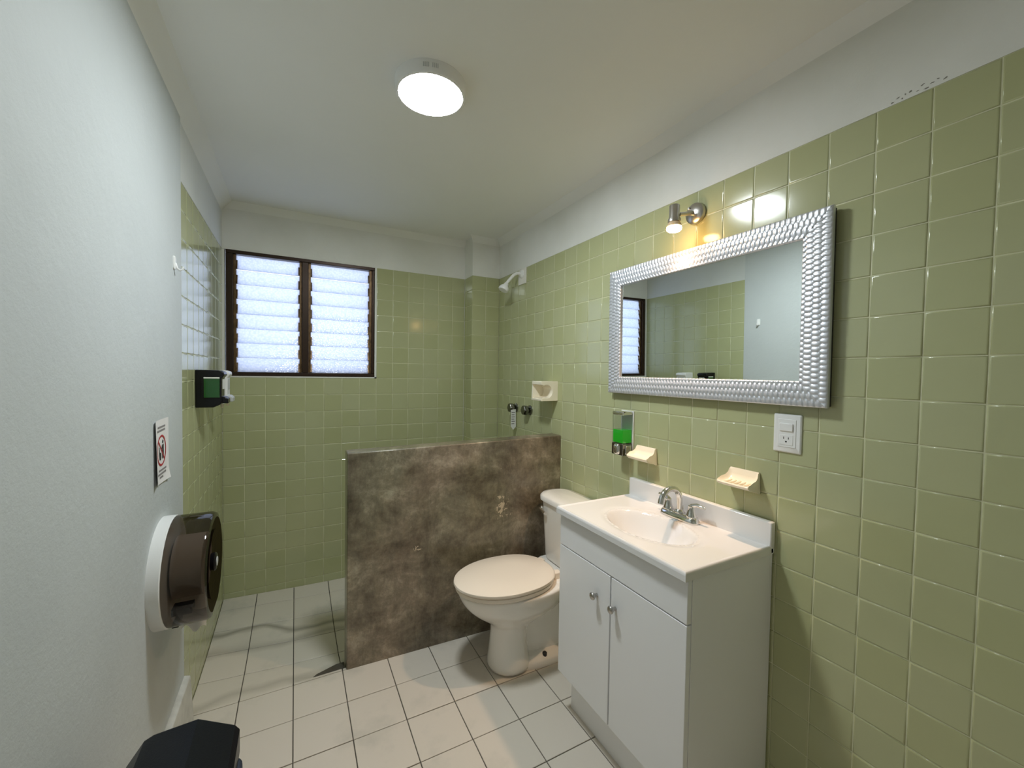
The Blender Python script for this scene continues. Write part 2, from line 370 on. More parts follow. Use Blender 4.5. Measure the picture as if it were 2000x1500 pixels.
for q_ in range(11):
    t_ = q_ / 10; cy, cz = 0.190 - 0.10 * t_ + random.uniform(-0.004, 0.004), 2.1195 + random.uniform(0.0, 0.016) * (0.4 + t_)
    w_, h_, n_ = random.uniform(0.006, 0.016), random.uniform(0.002, 0.006), 11; sk = random.uniform(-0.6, 0.9)
    rg_ = []
    for q in range(n_):
        r_ = random.uniform(0.35, 1.0); rg_.append((cy + w_ / 2 * r_ * math.cos(2 * PI * q / n_), cz + h_ / 2 * r_ * math.sin(2 * PI * q / n_) - sk * w_ / 4 * r_ * math.cos(2 * PI * q / n_)))
    MB().prism(rg_, 'x', -0.0007, 0.0005).build('paint_chip', M['chip'], wr)
# back wall with its window opening
WX1, WZ0 = XL + 8 * TB, zrow(0)
wb = tag(MB().box(XL - 0.12, XP, YB, YB + 0.15, ZT, ZC + 0.05).box(XL - 0.12, XP + 0.1, YB + 0.004, YB + 0.15, -0.15, WZ0)
         .box(WX1, XP + 0.1, YB + 0.004, YB + 0.15, WZ0, ZT).box(XL - 0.12, XL + 0.012, YB + 0.004, YB + 0.15, WZ0, ZT).build('wall_back', M['plaster']), 'green tiled back wall around the louvred window', 'wall', kind='structure')
MB().box(XL, XP, YB + G, YB + 0.0045, -0.1, WZ0).box(WX1, XP, YB + G, YB + 0.0045, WZ0, ZT).build('grout_bed', M['grout'], wb)
specs = [(a, b, c, d) for a, b in spans([XL + TB * k for k in range(1, 15)], XL, XP) for c, d in ROWS_LOW if not (b < WX1 + 0.01 and c > WZ0 - 0.01)]
tile_wall(wb, specs, lambda u, v: (Vector((u, YB + 0.004, v)), basis((1, 0, 0), (0, 0, 1), (0, -1, 0))), lambda c: c.x > -1.12 and c.z < 0.9)
# pier in the corner
wp = tag(MB().box(XP, 0.0, YP, YB + 0.15, ZT, ZC + 0.05).box(XP + 0.004, 0.0, YP + 0.004, YB + 0.15, -0.15, ZT).build('wall_pier', M['plaster']), 'narrow boxed pier in the shower corner, two tiles wide', 'wall', kind='structure')
MB().box(XP + G, 0.0, YP + G, YP + 0.0045, -0.1, ZT).box(XP + G, XP + 0.0045, YP + G, YB, -0.1, ZT).build('grout_bed', M['grout'], wp)
tile_wall(wp, [(a, b, c, d) for a, b in spans([-TB], XP, 0.0) for c, d in ROWS_LOW], lambda u, v: (Vector((u, YP + 0.004, v)), basis((1, 0, 0), (0, 0, 1), (0, -1, 0))), lambda c: c.z < 0.9)
tile_wall(wp, [(a, b, c, d) for a, b in spans([YP + TB], YP, YB) for c, d in ROWS_LOW], lambda u, v: (Vector((XP + 0.004, u, v)), basis((0, -1, 0), (0, 0, 1), (-1, 0, 0))), lambda c: c.z < 0.9)
# left wall: white plaster in front, tiles in the shower
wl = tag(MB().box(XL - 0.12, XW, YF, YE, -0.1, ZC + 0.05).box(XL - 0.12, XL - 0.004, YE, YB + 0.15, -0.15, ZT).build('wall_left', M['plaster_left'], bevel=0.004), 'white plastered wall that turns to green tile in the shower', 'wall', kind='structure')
MB().box(XL - 0.0045, XL - G, YE, YB, -0.1, ZT).build('grout_bed', M['grout'], wl)
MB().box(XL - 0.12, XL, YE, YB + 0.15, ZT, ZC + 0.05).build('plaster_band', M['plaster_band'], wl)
tile_wall(wl, [(a, b, c, d) for a, b in spans([YB - TB * k for k in range(1, 9)], YE, YB) for c, d in ROWS_LOW], lambda u, v: (Vector((XL - 0.004, u, v)), basis((0, 1, 0), (0, 0, 1), (1, 0, 0))), tilt=0.002)
# wall behind, ceiling
tag(MB().box(XL - 0.12, 0.12, YF - 0.12, YF, -0.1, ZC + 0.05).build('wall_front', M['plaster']), 'plain white wall closing the room opposite the window', 'wall', kind='structure')
tag(MB().box(XL - 0.12, 0.12, YF - 0.12, YB + 0.15, ZC, ZC + 0.12).build('ceiling', M['ceiling']), 'flat off-white painted ceiling', 'ceiling', kind='structure')
# plaster cove between walls and ceiling
def cove(name, sideprof, path_fn, label):
    mb = MB(); n = len(sideprof)
    rs = [[path_fn(e, d, z) for d, z in sideprof] for e in (0, 1)]
    return tag(mb.rings(rs).build(name, M['ceiling'], smooth=30), label, 'trim', kind='structure')
def prof(w, h): 
    p = [(0, -h), (w * 0.10, -h * 0.86)]
    p += [(w * (0.10 + 0.78 * (k / 4)), -h * (0.86 - 0.74 * (k / 4) ** 0.9)) for k in range(1, 5)]
    return p + [(w, 0.0), (w, 0.002), (-0.003, 0.002), (-0.003, -h)]
cove('trim_1', prof(0.038, 0.044), lambda e, d, z: (-d, (YF, YP - d)[e], ZC + z), 'plaster cove above the tiled wall with the mirror')
cove('trim_2', prof(0.052, 0.064), lambda e, d, z: (XL + d, (YF, YB)[e], ZC + z), 'plaster cove above the white wall')
cove('trim_3', prof(0.018, 0.046), lambda e, d, z: ((XL, XP)[e], YB - d, ZC + z), 'thin plaster cove above the window')
cove('trim_4', prof(0.030, 0.044), lambda e, d, z: ((XP - d, 0.0 - d)[e], YP - d, ZC + z), 'short plaster cove around the corner pier')
# floor
fl = tag(MB().box(XL - 0.12, 0.12, YF - 0.12, 1.72, -0.12, -0.0045).box(XL - 0.12, 0.12, 1.72, YB + 0.12, -0.2, -0.075).build('floor', M['floor_grout']), 'beige tiled floor that drops into the shower', 'floor', kind='structure')
FP, FX0, FY0 = 0.203, -0.365, 0.894
xs = spans([FX0 + FP * k for k in range(-8, 3)], XL, 0.0)
ys = spans([FY0 + FP * k for k in range(-12, 5)], YF, 1.718)
def floor_tile(c, name='tile'):
    # c: four corners (x,y,z) counter-clockwise
    C4 = [Vector(p) for p in c]; m0 = sum(C4, Vector()) / 4
    def ring(i, dz): return [tuple(p + (m0 - p).normalized() * i + Vector((0, 0, dz)) - m0) for p in C4]
    mb = MB(); mb.rings([ring(0.0026, -0.012), ring(0.0026, -0.0012), ring(0.0046, 0)], True, False, True)
    me = bpy.data.meshes.new('tile'); me.from_pydata(mb.v, [], mb.f); me.materials.append(M['floor_tile']); me.update()
    o = bpy.data.objects.new(name, me); COL.objects.link(o); o.parent = fl; o.location = m0; return o
for x0, x1 in xs:
    for y0, y1 in ys:
        h = random.uniform(-0.0006, 0.0006); floor_tile([(x0, y0, h), (x1, y0, h), (x1, y1, h), (x0, y1, h)])
def zsh(x, y):
    t = [(1.718, -0.016), (1.92, -0.048), (2.125, -0.056), (2.33, -0.050), (2.535, -0.034), (2.66, -0.016)]
    for (a, za), (b, zb) in zip(t[:-1], t[1:]):
        if y <= b + 1e-6:
            z = za + (zb - za) * (y - a) / (b - a); break
    k = max(0.0, min(1.0, (x - XL) / 0.5)); return z * (0.45 + 0.55 * k) + 0.008 * (1 - k)
for x0, x1 in xs:
    for y0, y1 in spans([1.92, 2.125, 2.33, 2.535], 1.718, YB):
        floor_tile([(x, y, zsh(x, y)) for x, y in ((x0, y0), (x1, y0), (x1, y1), (x0, y1))])
MB().grid(lambda u, v: (XL + u * (0 - XL), 1.718 + v * (YB - 1.718), zsh(XL + u * (0 - XL), 1.718 + v * (YB - 1.718)) - 0.005), 18, 18).build('shower_bed', M['floor_grout'], fl)
MB().prism([(-1.300, 1.722), (-1.165, 1.720), (-1.165, 1.765), (-1.20, 1.765), (-1.285, 1.735)], 'z', -0.05, -0.001).build('mortar_patch', M['mortar'], fl)
# baseboard
tag(MB().prism([(XW - 0.002, 0.0), (XW + 0.030, 0.0), (XW + 0.020, 0.198), (XW - 0.002, 0.204)], 'y', YF, YE - 0.001).build('baseboard_left', mat('painted_baseboard', (0.70, 0.69, 0.64), 0.5, var=0.3, var_scale=14, bump=0.2, bump_scale=40), bevel=0.004), 'chipped white baseboard along the plaster wall', 'baseboard', kind='structure')

# ------------------------------------------------------------------ window
win = tag(MB().box(-1.739, -0.890, YB + 0.030, YB + 0.034, 1.365, 1.370).build('window_1', M['bronze']), 'dark bronze window with two bays of frosted glass louvres', 'window', kind='structure')
wx0, wx1, wz0, wz1 = -1.741, -0.886, 1.358, 2.124
ya, yb_ = YB + 0.004, YB + 0.060
def wpart(n, m, *b, bevel=0.003): return box(n, m, win, *b, bevel=bevel)
wpart('frame_rail', M['bronze'], wx0, wx1, ya, yb_, wz1 - 0.030, wz1)
wpart('frame_rail', M['bronze'], wx0, wx1, ya, yb_, wz0, wz0 + 0.024)
wpart('frame_jamb', M['bronze'], wx0, wx0 + 0.036, ya, yb_, wz0 + 0.024, wz1 - 0.030)
wpart('frame_jamb', M['bronze'], wx1 - 0.018, wx1, ya, yb_, wz0 + 0.024, wz1 - 0.030)
wpart('mullion', M['bronze'], -1.335, -1.298, ya - 0.004, yb_, wz0 + 0.024, wz1 - 0.030)
for a, b in ((wx0 + 0.036, wx0 + 0.050), (-1.349, -1.335), (-1.298, -1.284), (wx1 - 0.034, wx1 - 0.018)):
    wpart('louvre_channel', M['bronze_light'], a, b, ya + 0.016, yb_ - 0.008, wz0 + 0.024, wz1 - 0.030, bevel=0.001)
NL = 8
for a, b in ((wx0 + 0.050, -1.349), (-1.284, wx1 - 0.034)):
    p = (wz1 - 0.030 - wz0 - 0.024) / NL
    for k in range(NL):
        zc = wz0 + 0.024 + p * (k + 0.5); th = math.radians(17)
        hh = p * 0.5 * 1.06 if k not in (0, NL - 1) else p * 0.5 * 1.03
        def P(x, t, off):
            return (x, YB + 0.034 - math.sin(th) * t + off * math.cos(th), zc - math.cos(th) * t * 1.0 - off * math.sin(th))
        vs = []
        for x in (a, b):
            for t, off in ((-hh, 0), (hh, 0), (hh, 0.0045), (-hh, 0.0045)): vs.append(P(x, t, off))
        MB().rings([vs[:4], vs[4:]]).build('louvre_pane', M['pane'], win)
        for xe, s in ((a, 1), (b, -1)):
            q = []
            for x in (xe - s * 0.001, xe + s * 0.007):
                for t, off in ((-0.012, -0.006), (hh * 0.95, -0.006), (hh * 0.95, 0.009), (-0.012, 0.009)): q.append(P(x, t, off))
            MB().rings([q[:4], q[4:]]).build('louvre_clip', M['bronze_light'], win)
# white reveal around the frame
rv = tag(MB().box(WX1 - 0.013, WX1 - 0.0005, YB - 0.003, YB + 0.10, WZ0, ZT).box(XL + 0.002, WX1 - 0.0005, YB - 0.003, YB + 0.10, WZ0, WZ0 + 0.008).box(XL + 0.002, WX1, YB - 0.002, YB + 0.10, 2.124, 2.14).build('trim_5', M['plaster']), 'thin white plaster reveal around the window', 'trim', kind='structure')

# ------------------------------------------------------------------ concrete partition
def ypart(x): return 1.655 + (x / -1.158) * 0.045
f = [(-1.158, ypart(-1.158)), (0.0, 1.655)]
mb = MB(); nx, nz = 24, 20
zt = lambda x: 1.043 + (x / -1.158) * (1.0195 - 1.043)
bot = -0.07
ring0 = [(-1.160, 1.700), (-0.9, ypart(-.9)), (-0.6, ypart(-.6)), (-0.3, ypart(-.3)), (0.0, 1.655), (0.0, 1.752), (-0.6, 1.775), (-1.160, 1.798)]
mb.rings([[(x, y, bot) for x, y in ring0], [(x, y, zt(x)) for x, y in ring0]])
part = tag(mb.build('wall_partition', M['concrete'], bevel=0.006, seg=3, smooth=40), 'waist-high polished concrete partition between the toilet and shower', 'wall', kind='structure')

# ------------------------------------------------------------------ vanity
VY0, VY1, VX = 0.447, 1.068, -0.405
van = Kit('vanity_cabinet', (-0.2, 0.757, 0), 'white two-door vanity cabinet under the sink top', 'cabinet')
zk, zt_ = 0.165, 0.833
vb = MB()
vb.box(VX + 0.019, -0.006, VY0, VY0 + 0.016, zk, zt_).box(-0.33, -0.006, VY0, VY0 + 0.016, 0.0, zk)
vb.box(VX + 0.019, -0.006, VY1 - 0.016, VY1, zk, zt_).box(-0.33, -0.006, VY1 - 0.016, VY1, 0.0, zk)
vb.box(VX + 0.019, -0.006, VY0 + 0.016, VY1 - 0.016, zk, zk + 0.016)
van.put(vb.build('body', M['lacquer']))
van.put(box('toe_kick', M['lacquer'], None, -0.345, -0.329, VY0 + 0.017, VY1 - 0.017, 0.0, zk))
van.put(box('gap_shade_sheet', M['shadow_gap'], None, VX + 0.021, VX + 0.03, VY0 + 0.017, VY1 - 0.017, zk + 0.017, zt_ - 0.002))  # near-black sheet behind the doors paints the shade in their gaps
van.put(box('apron', M['lacquer'], None, VX, VX + 0.018, VY0 + 0.001, VY1 - 0.001, 0.705, zt_ - 0.001, bevel=0.0015))
for (a, b, ky) in ((VY0 + 0.001, 0.7565, 0.734), (0.7630, VY1 - 0.001, 0.830)):
    d = van.put(box('door', M['lacquer'], None, VX, VX + 0.018, a, b, 0.172, 0.7005, bevel=0.0015))
    kn = MB().lathe([(0.006, 0), (0.0055, 0.008), (0.008, 0.013), (0.0125, 0.019), (0.0135, 0.023), (0.0115, 0.0265), (0.006, 0.0285), (0.0, 0.029)], (VX, ky, 0.604), '-x', 24, cap=False).build('knob', M['nickel'], None, smooth=50)
    kn.parent = d; kn.matrix_parent_inverse = Matrix.Identity(4)
# sink top
BX, BY, BA, BB = -0.232, 0.757, 0.122, 0.188
TZ, TX0, TY0, TY1 = 0.858, -0.424, 0.441, 1.072
def ztop(x, y):
    r = math.sqrt(((x - BX) / BA) ** 2 + ((y - BY) / BB) ** 2)
    z = TZ
    if r < 1.0:
        q = max(0.0, min(1.0, (1.0 - r) / 0.55)); z -= 0.088 * (q * q * (3 - 2 * q)) ** 0.8 + 0.024 * (1 - r)
    elif r < 1.18:
        q = (1.18 - r) / 0.18; z -= 0.004 * q * q
    e = min(x - TX0, y - TY0, TY1 - y)
    if e < 0.012: z += 0.0035 - 0.010 * max(0.0, (0.005 - e) / 0.005) ** 2 if e < 0.007 else 0.0035 * (0.012 - e) / 0.005
    return z
snk = Kit('sink_top', (-0.2, 0.757, 0.83), 'white one-piece sink top with oval basin and backsplash', 'sink')
xsn = sorted(set([TX0 + d for d in (0, 0.001, 0.0025, 0.005, 0.007, 0.0095, 0.012)] + [TX0 + 0.012 + (0.402 - 0.002) * k / 76 for k in range(77)]))
ysn = sorted(set([TY0 + d for d in (0, 0.001, 0.0025, 0.005, 0.007, 0.0095, 0.012)] + [TY1 - d for d in (0, 0.001, 0.0025, 0.005, 0.007, 0.0095, 0.012)] + [TY0 + 0.012 + (TY1 - TY0 - 0.024) * k / 110 for k in range(111)]))
mb = MB(); ny = len(ysn)
vs = [(x, y, ztop(x, y)) for x in xsn for y in ysn]
fs = [(i * ny + j, (i + 1) * ny + j, (i + 1) * ny + j + 1, i * ny + j + 1) for i in range(len(xsn) - 1) for j in range(ny - 1)]
mb.add(vs, fs)
# skirt
def skirt(pts):
    k = len(mb.v)
    mb.v.extend(pts); mb.v.extend([(x, y, 0.834) for x, y, z in pts])
    n = len(pts); mb.f.extend([(k + i, k + i + 1, k + n + i + 1, k + n + i) for i in range(n - 1)])
skirt([(xsn[0], y, ztop(xsn[0], y)) for y in ysn]); skirt([(x, ysn[0], ztop(x, ysn[0])) for x in xsn]); skirt([(x, ysn[-1], ztop(x, ysn[-1])) for x in xsn])
snk.put(mb.build('basin_slab', M['marble'], None, smooth=60))
snk.put(box('backsplash', M['marble'], None, -0.026, -0.003, TY0, TY1, 0.834, 0.936, bevel=0.004))
snk.put(MB().lathe([(0.0, 0.0), (0.019, 0.0), (0.021, 0.002), (0.019, 0.004), (0.010, 0.003), (0.0, 0.002)], (BX, BY, ztop(BX, BY) + 0.0005), 'z', 24, cap=False).build('drain', M['chrome'], None, smooth=50))
# faucet
FX, FY, FZ = -0.072, 0.757, 0.8585
fa = Kit('faucet', (FX, FY, FZ), 'chrome two-handle faucet with arched spout on the sink top', 'faucet')
def oval(hx, hy, z, n=40):
    # stadium outline, long in y
    r = []
    for k in range(n):
        a = 2 * PI * k / n; c, s_ = math.cos(a), math.sin(a)
        r.append((FX + hx * c, FY + (hy - hx) * (1 if s_ > 0 else -1) * min(1.0, abs(s_) * 3) + hx * s_, z))
    return r
fa.put(MB().rings([oval(0.027, 0.083, FZ), oval(0.0275, 0.0835, FZ + 0.004), oval(0.025, 0.081, FZ + 0.010), oval(0.023, 0.079, FZ + 0.017), oval(0.019, 0.075, FZ + 0.021)]).build('base_plate', M['chrome'], None, smooth=50))
sp = [(FX, FY, FZ + 0.018), (FX, FY, FZ + 0.065)]
for k in range(1, 13):
    a = PI * k / 12 * 0.93; sp.append((FX - 0.050 + 0.050 * math.cos(a), FY, FZ + 0.068 + 0.050 * math.sin(a) * 1.0))
sp.append((sp[-1][0] - 0.003, FY, sp[-1][2] - 0.012))
fa.put(MB().tube(sp, [0.0115] * 2 + [0.0112] * 13, 16).build('spout', M['chrome'], None, smooth=50))
fa.put(MB().lathe([(0.018, 0.018), (0.019, 0.026), (0.015, 0.031), (0.0125, 0.034)], (FX, FY, FZ), 'z', 24).build('spout_collar', M['chrome'], None, smooth=50))
for s in (-1, 1):
    hy = FY + s * 0.053
    h = fa.put(MB().lathe([(0.019, 0.018), (0.019, 0.026), (0.0155, 0.034), (0.0125, 0.050), (0.012, 0.060), (0.009, 0.063)], (FX, hy, FZ), 'z', 24).build('handle', M['chrome'], None, smooth=40))
    lv = MB().tube([(FX, hy, FZ + 0.060), (FX + 0.004, hy + s * 0.020, FZ + 0.068), (FX + 0.007, hy + s * 0.042, FZ + 0.066), (FX + 0.008, hy + s * 0.052, FZ + 0.064)], [0.0085, 0.0075, 0.006, 0.0055], 10).build('lever', M['chrome'], None, smooth=50); lv.parent = h
fa.put(MB().tube([(FX + 0.020, FY, FZ + 0.016), (FX + 0.020, FY, FZ + 0.045)], [0.002, 0.002], 8).build('lift_rod', M['chrome'], None, smooth=50))

# ------------------------------------------------------------------ toilet
YT = 1.402
to = Kit('toilet', (-0.35, YT, 0), 'white two-piece toilet with closed bone-coloured seat', 'toilet')
def egg(x0, x1, hw, z, n=48, p=2.0, back=0.75):
    """closed outline: x0 = front tip (most negative), x1 = back"""
    r = []; xm = x0 + (x1 - x0) * 0.50
    for k in range(n):
        a = 2 * PI * k / n; c, s_ = math.cos(a), math.sin(a)
        if c <= 0: x = xm + (xm - x0) * c; y = hw * s_
        else:
            e = 0.84
            x = xm + (x1 - xm) * (abs(c) ** e); y = hw * (abs(s_) ** e) * (1 if s_ >= 0 else -1) * 1.0
        r.append((x, YT + y, z))
    return r
bowl = MB()
bowl.rings([egg(-0.566, -0.360, 0.104, 0.0), egg(-0.567, -0.360, 0.105, 0.02), egg(-0.560, -0.370, 0.099, 0.06), egg(-0.552, -0.385, 0.091, 0.13), egg(-0.548, -0.385, 0.088, 0.195), egg(-0.556, -0.35, 0.094, 0.225),
            egg(-0.600, -0.27, 0.122, 0.256), egg(-0.650, -0.20, 0.150, 0.290), egg(-0.692, -0.16, 0.172, 0.335), egg(-0.712, -0.15, 0.181, 0.375), egg(-0.718, -0.15, 0.184, 0.394), egg(-0.713, -0.155, 0.181, 0.401), egg(-0.64, -0.18, 0.12, 0.402)])
bo = to.put(bowl.build('bowl', M['ceramic'], None, smooth=70, sub=1))
to.put(MB().rings([egg(-0.44, -0.06, 0.070, 0.02), egg(-0.44, -0.06, 0.062, 0.10), egg(-0.46, -0.07, 0.060, 0.20), egg(-0.50, -0.07, 0.075, 0.30), egg(-0.52, -0.08, 0.10, 0.37)]).build('trapway', M['ceramic'], None, smooth=60, sub=1))
# floor flange with bolt holes
fo = to.put(MB().rings([egg(-0.50, -0.05, 0.104, 0.0), egg(-0.50, -0.05, 0.104, 0.026), egg(-0.49, -0.055, 0.098, 0.034), egg(-0.47, -0.06, 0.060, 0.062)]).build('foot', M['ceramic'], None, smooth=50))
for s_b in (-1, 1):
    bl = MB().lathe([(0.011, -0.010), (0.011, 0.006), (0.007, 0.010)], (-0.305, YT + s_b * 0.080, 0.047), 'z', 14).build('bolt', M['ink'], None, smooth=40); bl.parent = fo; bl.matrix_parent_inverse = Matrix.Identity(4)
# shelf that carries the tank
to.put(MB().prism([(-0.30, YT - 0.105), (-0.19, YT - 0.17), (-0.02, YT - 0.17), (-0.02, YT + 0.17), (-0.19, YT + 0.17), (-0.30, YT + 0.105)], 'z', 0.352, 0.405).build('tank_shelf', M['ceramic'], None, bevel=0.015, seg=4, smooth=50))
seat = to.put(MB().rings([egg(-0.722, -0.250, 0.180, 0.404), egg(-0.728, -0.246, 0.184, 0.409), egg(-0.726, -0.248, 0.183, 0.422), egg(-0.715, -0.256, 0.176, 0.425)]).build('seat', M['seat'], None, smooth=50))
lid = to.put(MB().rings([egg(-0.732, -0.244, 0.185, 0.428), egg(-0.737, -0.240, 0.188, 0.434), egg(-0.735, -0.242, 0.187, 0.442), egg(-0.722, -0.252, 0.177, 0.4475), egg(-0.56, -0.36, 0.08, 0.4505)]).build('lid', M['seat'], None, smooth=50))
for s in (-1, 1):
    to.put(box('hinge', M['seat'], None, -0.262, -0.222, YT + s * 0.075 - 0.018, YT + s * 0.075 + 0.018, 0.404, 0.436, bevel=0.005))
def rrect(x0, x1, y0, y1, z, r, n=6):
    pts = []
    for (cx, cy, a0) in ((x1 - r, y1 - r, 0), (x0 + r, y1 - r, PI / 2), (x0 + r, y0 + r, PI), (x1 - r, y0 + r, 3 * PI / 2)):
        for k in range(n + 1):
            a = a0 + (PI / 2) * k / n; pts.append((cx + r * math.cos(a), cy + r * math.sin(a), z))
    return pts
to.put(MB().rings([rrect(-0.178, -0.012, YT - 0.150, YT + 0.150, 0.412, 0.05), rrect(-0.184, -0.011, YT - 0.160, YT + 0.160, 0.435, 0.06), rrect(-0.196, -0.010, YT - 0.182, YT + 0.182, 0.715, 0.07), rrect(-0.190, -0.012, YT - 0.177, YT + 0.177, 0.718, 0.066)]).build('tank', M['ceramic'], None, smooth=50))
to.put(MB().rings([rrect(-0.198, -0.008, YT - 0.192, YT + 0.192, 0.7185, 0.08), rrect(-0.208, -0.006, YT - 0.200, YT + 0.200, 0.724, 0.085), rrect(-0.208, -0.006, YT - 0.200, YT + 0.200, 0.745, 0.085), rrect(-0.198, -0.010, YT - 0.193, YT + 0.193, 0.754, 0.08), rrect(-0.16, -0.04, YT - 0.17, YT + 0.17, 0.7575, 0.04)]).build('tank_lid', M['ceramic'], None, smooth=60))
hd = MB().lathe([(0.012, 0), (0.012, 0.010), (0.008, 0.014)], (-0.188, YT + 0.145, 0.675), '-x', 18)
hd.tube([(-0.203, YT + 0.145, 0.675), (-0.210, YT + 0.115, 0.672), (-0.211, YT + 0.085, 0.667)], [0.006, 0.006, 0.008], 10)
to.put(hd.build('flush_lever', M['chrome'], None, smooth=50))

# ------------------------------------------------------------------ mirror
MY0, MY1, MZ0, MZ1, MF, MX = 0.297, 1.222, 1.316, 1.892, 0.0765, -0.030
mi = Kit('wall_mirror', (0.0, (MY0 + MY1) / 2, MZ0), 'wide mirror in an embossed silver scale-pattern frame', 'mirror')
mi.put(box('backing', M['silver_side'], None, MX + 0.008, -0.001, MY0 + 0.004, MY1 - 0.004, MZ0 + 0.004, MZ1 - 0.004))
mi.put(box('glass', M['mirror'], None, MX + 0.0065, MX + 0.0078, MY0 + MF - 0.006, MY1 - MF + 0.006, MZ0 + MF - 0.006, MZ1 - MF + 0.006))
def scale_h(s, w):
    """embossed scales: s along the side, w across 0..MF"""
    rows = 3.5; ch = MF / rows; pl = 0.0155
    best = 0.0; r = int(w / ch)
    for rr in (r - 1, r, r + 1):
        cw = (rr + 0.5) * ch; off = 0.5 * (rr % 2)
        k = math.floor(s / pl - off)
        for kk in (k, k + 1):
            cs = (kk + off + 0.5) * pl
            du, dw = (s - cs) / (pl * 0.50), (w - cw) / (ch * 0.62)
            q = 1 - (du * du + dw * dw)
            if q > 0: best = max(best, math.sqrt(q) * (0.75 - 0.25 * du))
    return best
def frame_side(L, place):
    nu, nv = int(L / 0.0021), 36
    mb = MB(); wide = []
    vs = []
    for i in range(nu + 1):
        for j in range(nv + 1):
            w = MF * j / nv                     # 0 outer edge, MF inner edge
            s = w + (L - 2 * w) * i / nu        # mitred
            body = 0.010 * math.sin(PI * min(1, max(0, w / MF)) * 0.9 + 0.15)
            edge = 0.0 if 0 < j < nv else 1.0
            h = 0.004 + body * 0.3 + 0.0042 * scale_h(s, w)
            vs.append(place(s, w, h if not edge else h * 0.4))
    fs = [(i * (nv + 1) + j, (i + 1) * (nv + 1) + j, (i + 1) * (nv + 1) + j + 1, i * (nv + 1) + j + 1) for i in range(nu) for j in range(nv)]
    mb.add(vs, fs)
    # outer and inner edge down to the backing
    for j in (0, nv):
        k = len(mb.v); pts = [vs[i * (nv + 1) + j] for i in range(nu + 1)]
        mb.v.extend(pts); mb.v.extend([(MX + 0.012 if j == 0 else MX + 0.0066, p[1], p[2]) for p in pts])
        mb.f.extend([(k + i, k + i + 1, k + nu + 1 + i + 1, k + nu + 1 + i) for i in range(nu)])
    return mb
LW, LH = MY1 - MY0, MZ1 - MZ0
B0 = MX + 0.004
mi.put(frame_side(LW, lambda s, w, h: (B0 - h, MY0 + s, MZ0 + w)).build('frame_side', M['silver'], None, smooth=70))
mi.put(frame_side(LW, lambda s, w, h: (B0 - h, MY0 + s, MZ1 - w)).build('frame_side', M['silver'], None, smooth=70))
mi.put(frame_side(LH, lambda s, w, h: (B0 - h, MY0 + w, MZ0 + s)).build('frame_side', M['silver'], None, smooth=70))
mi.put(frame_side(LH, lambda s, w, h: (B0 - h, MY1 - w, MZ0 + s)).build('frame_side', M['silver'], None, smooth=70))

mi.e.rotation_euler.y = -0.010
# ------------------------------------------------------------------ ceiling lamp
LX, LY = -0.957, 1.108
cl = Kit('ceiling_light', (LX, LY, ZC), 'round white surface-mounted LED ceiling light', 'lamp')
cl.put(MB().lathe([(0.121, 0.001), (0.122, -0.004), (0.120, -0.034), (0.116, -0.040), (0.110, -0.0405), (0.109, -0.036), (0.0, -0.036)], (LX, LY, ZC), 'z', 64, cap=False).build('housing', M['plastic_white'], None, smooth=40))
cl.put(MB().lathe([(0.0, -0.0375), (0.1085, -0.0375), (0.1085, -0.0405), (0.0, -0.0415)], (LX, LY, ZC), 'z', 64, cap=False).build('diffuser', M['led'], None, smooth=40))
for g in (-0.22, 0.02):
    for k in range(4):
        a = math.radians(-105) + g + k * 0.045
        c, s_ = math.cos(a), math.sin(a)
        mb = MB(); t = Vector((-s_, c, 0)) * 0.0012; p = Vector((LX + 0.1215 * c, LY + 0.1215 * s_, 0))
        mb.rings([[tuple(p + t + Vector((c, s_, 0)) * d + Vector((0, 0, z))) for d, z in ((0, ZC - 0.012), (0.0008, ZC - 0.012), (0.0008, ZC - 0.026), (0, ZC - 0.026))],
                  [tuple(p - t + Vector((c, s_, 0)) * d + Vector((0, 0, z))) for d, z in ((0, ZC - 0.012), (0.0008, ZC - 0.012), (0.0008, ZC - 0.026), (0, ZC - 0.026))]])
        cl.put(mb.build('vent_slot', M['plastic_grey'], None))

# ------------------------------------------------------------------ wall spot lamp over the mirror
SX, SY, SZ = -0.108, 0.786, 1.962
sl = Kit('wall_spotlight', (0.0, 0.772, 2.028), 'small nickel spotlight with a lit warm bulb above the mirror', 'lamp')
sl.put(MB().lathe([(0.0, 0.0), (0.040, 0.0), (0.041, 0.006), (0.039, 0.016), (0.030, 0.022), (0.012, 0.026), (0.0, 0.027)], (0.0, 0.772, 2.028), '-x', 40, cap=False).build('base', M['nickel'], None, smooth=40))
sl.put(MB().lathe([(0.006, 0.0), (0.006, 0.006), (0.004, 0.008)], (-0.020, 0.790, 2.050), '-x', 14).build('screw', M['nickel'], None, smooth=40))
sl.put(MB().tube([(-0.022, 0.772, 2.028), (-0.055, 0.776, 2.020), (-0.085, 0.782, 2.014)], [0.009, 0.008, 0.008], 12).build('arm', M['nickel'], None, smooth=50))
sl.put(MB().lathe([(0.0, 0.083), (0.017, 0.083), (0.019, 0.080), (0.019, 0.038), (0.023, 0.030), (0.023, 0.020), (0.019, 0.018)], (SX, SY, SZ), 'z', 28, cap=False).build('lamp_holder', M['nickel'], None, smooth=40))
sl.put(MB().lathe([(0.012, 0.030), (0.020, 0.020), (0.0268, 0.006), (0.0272, 0.003), (0.0258, 0.002)], (SX, SY, SZ), 'z', 28, cap=False).build('reflector_cup', mat('frosted_warm_glass', (0.85, 0.62, 0.40), 0.25, 0.3), None, smooth=50))
sl.put(MB().lathe([(0.0258, 0.002), (0.0275, -0.004), (0.0262, -0.010), (0.020, -0.0145), (0.010, -0.0165), (0.0, -0.017)], (SX, SY, SZ), 'z', 28, cap=False).build('bulb', M['bulb'], None, smooth=50))
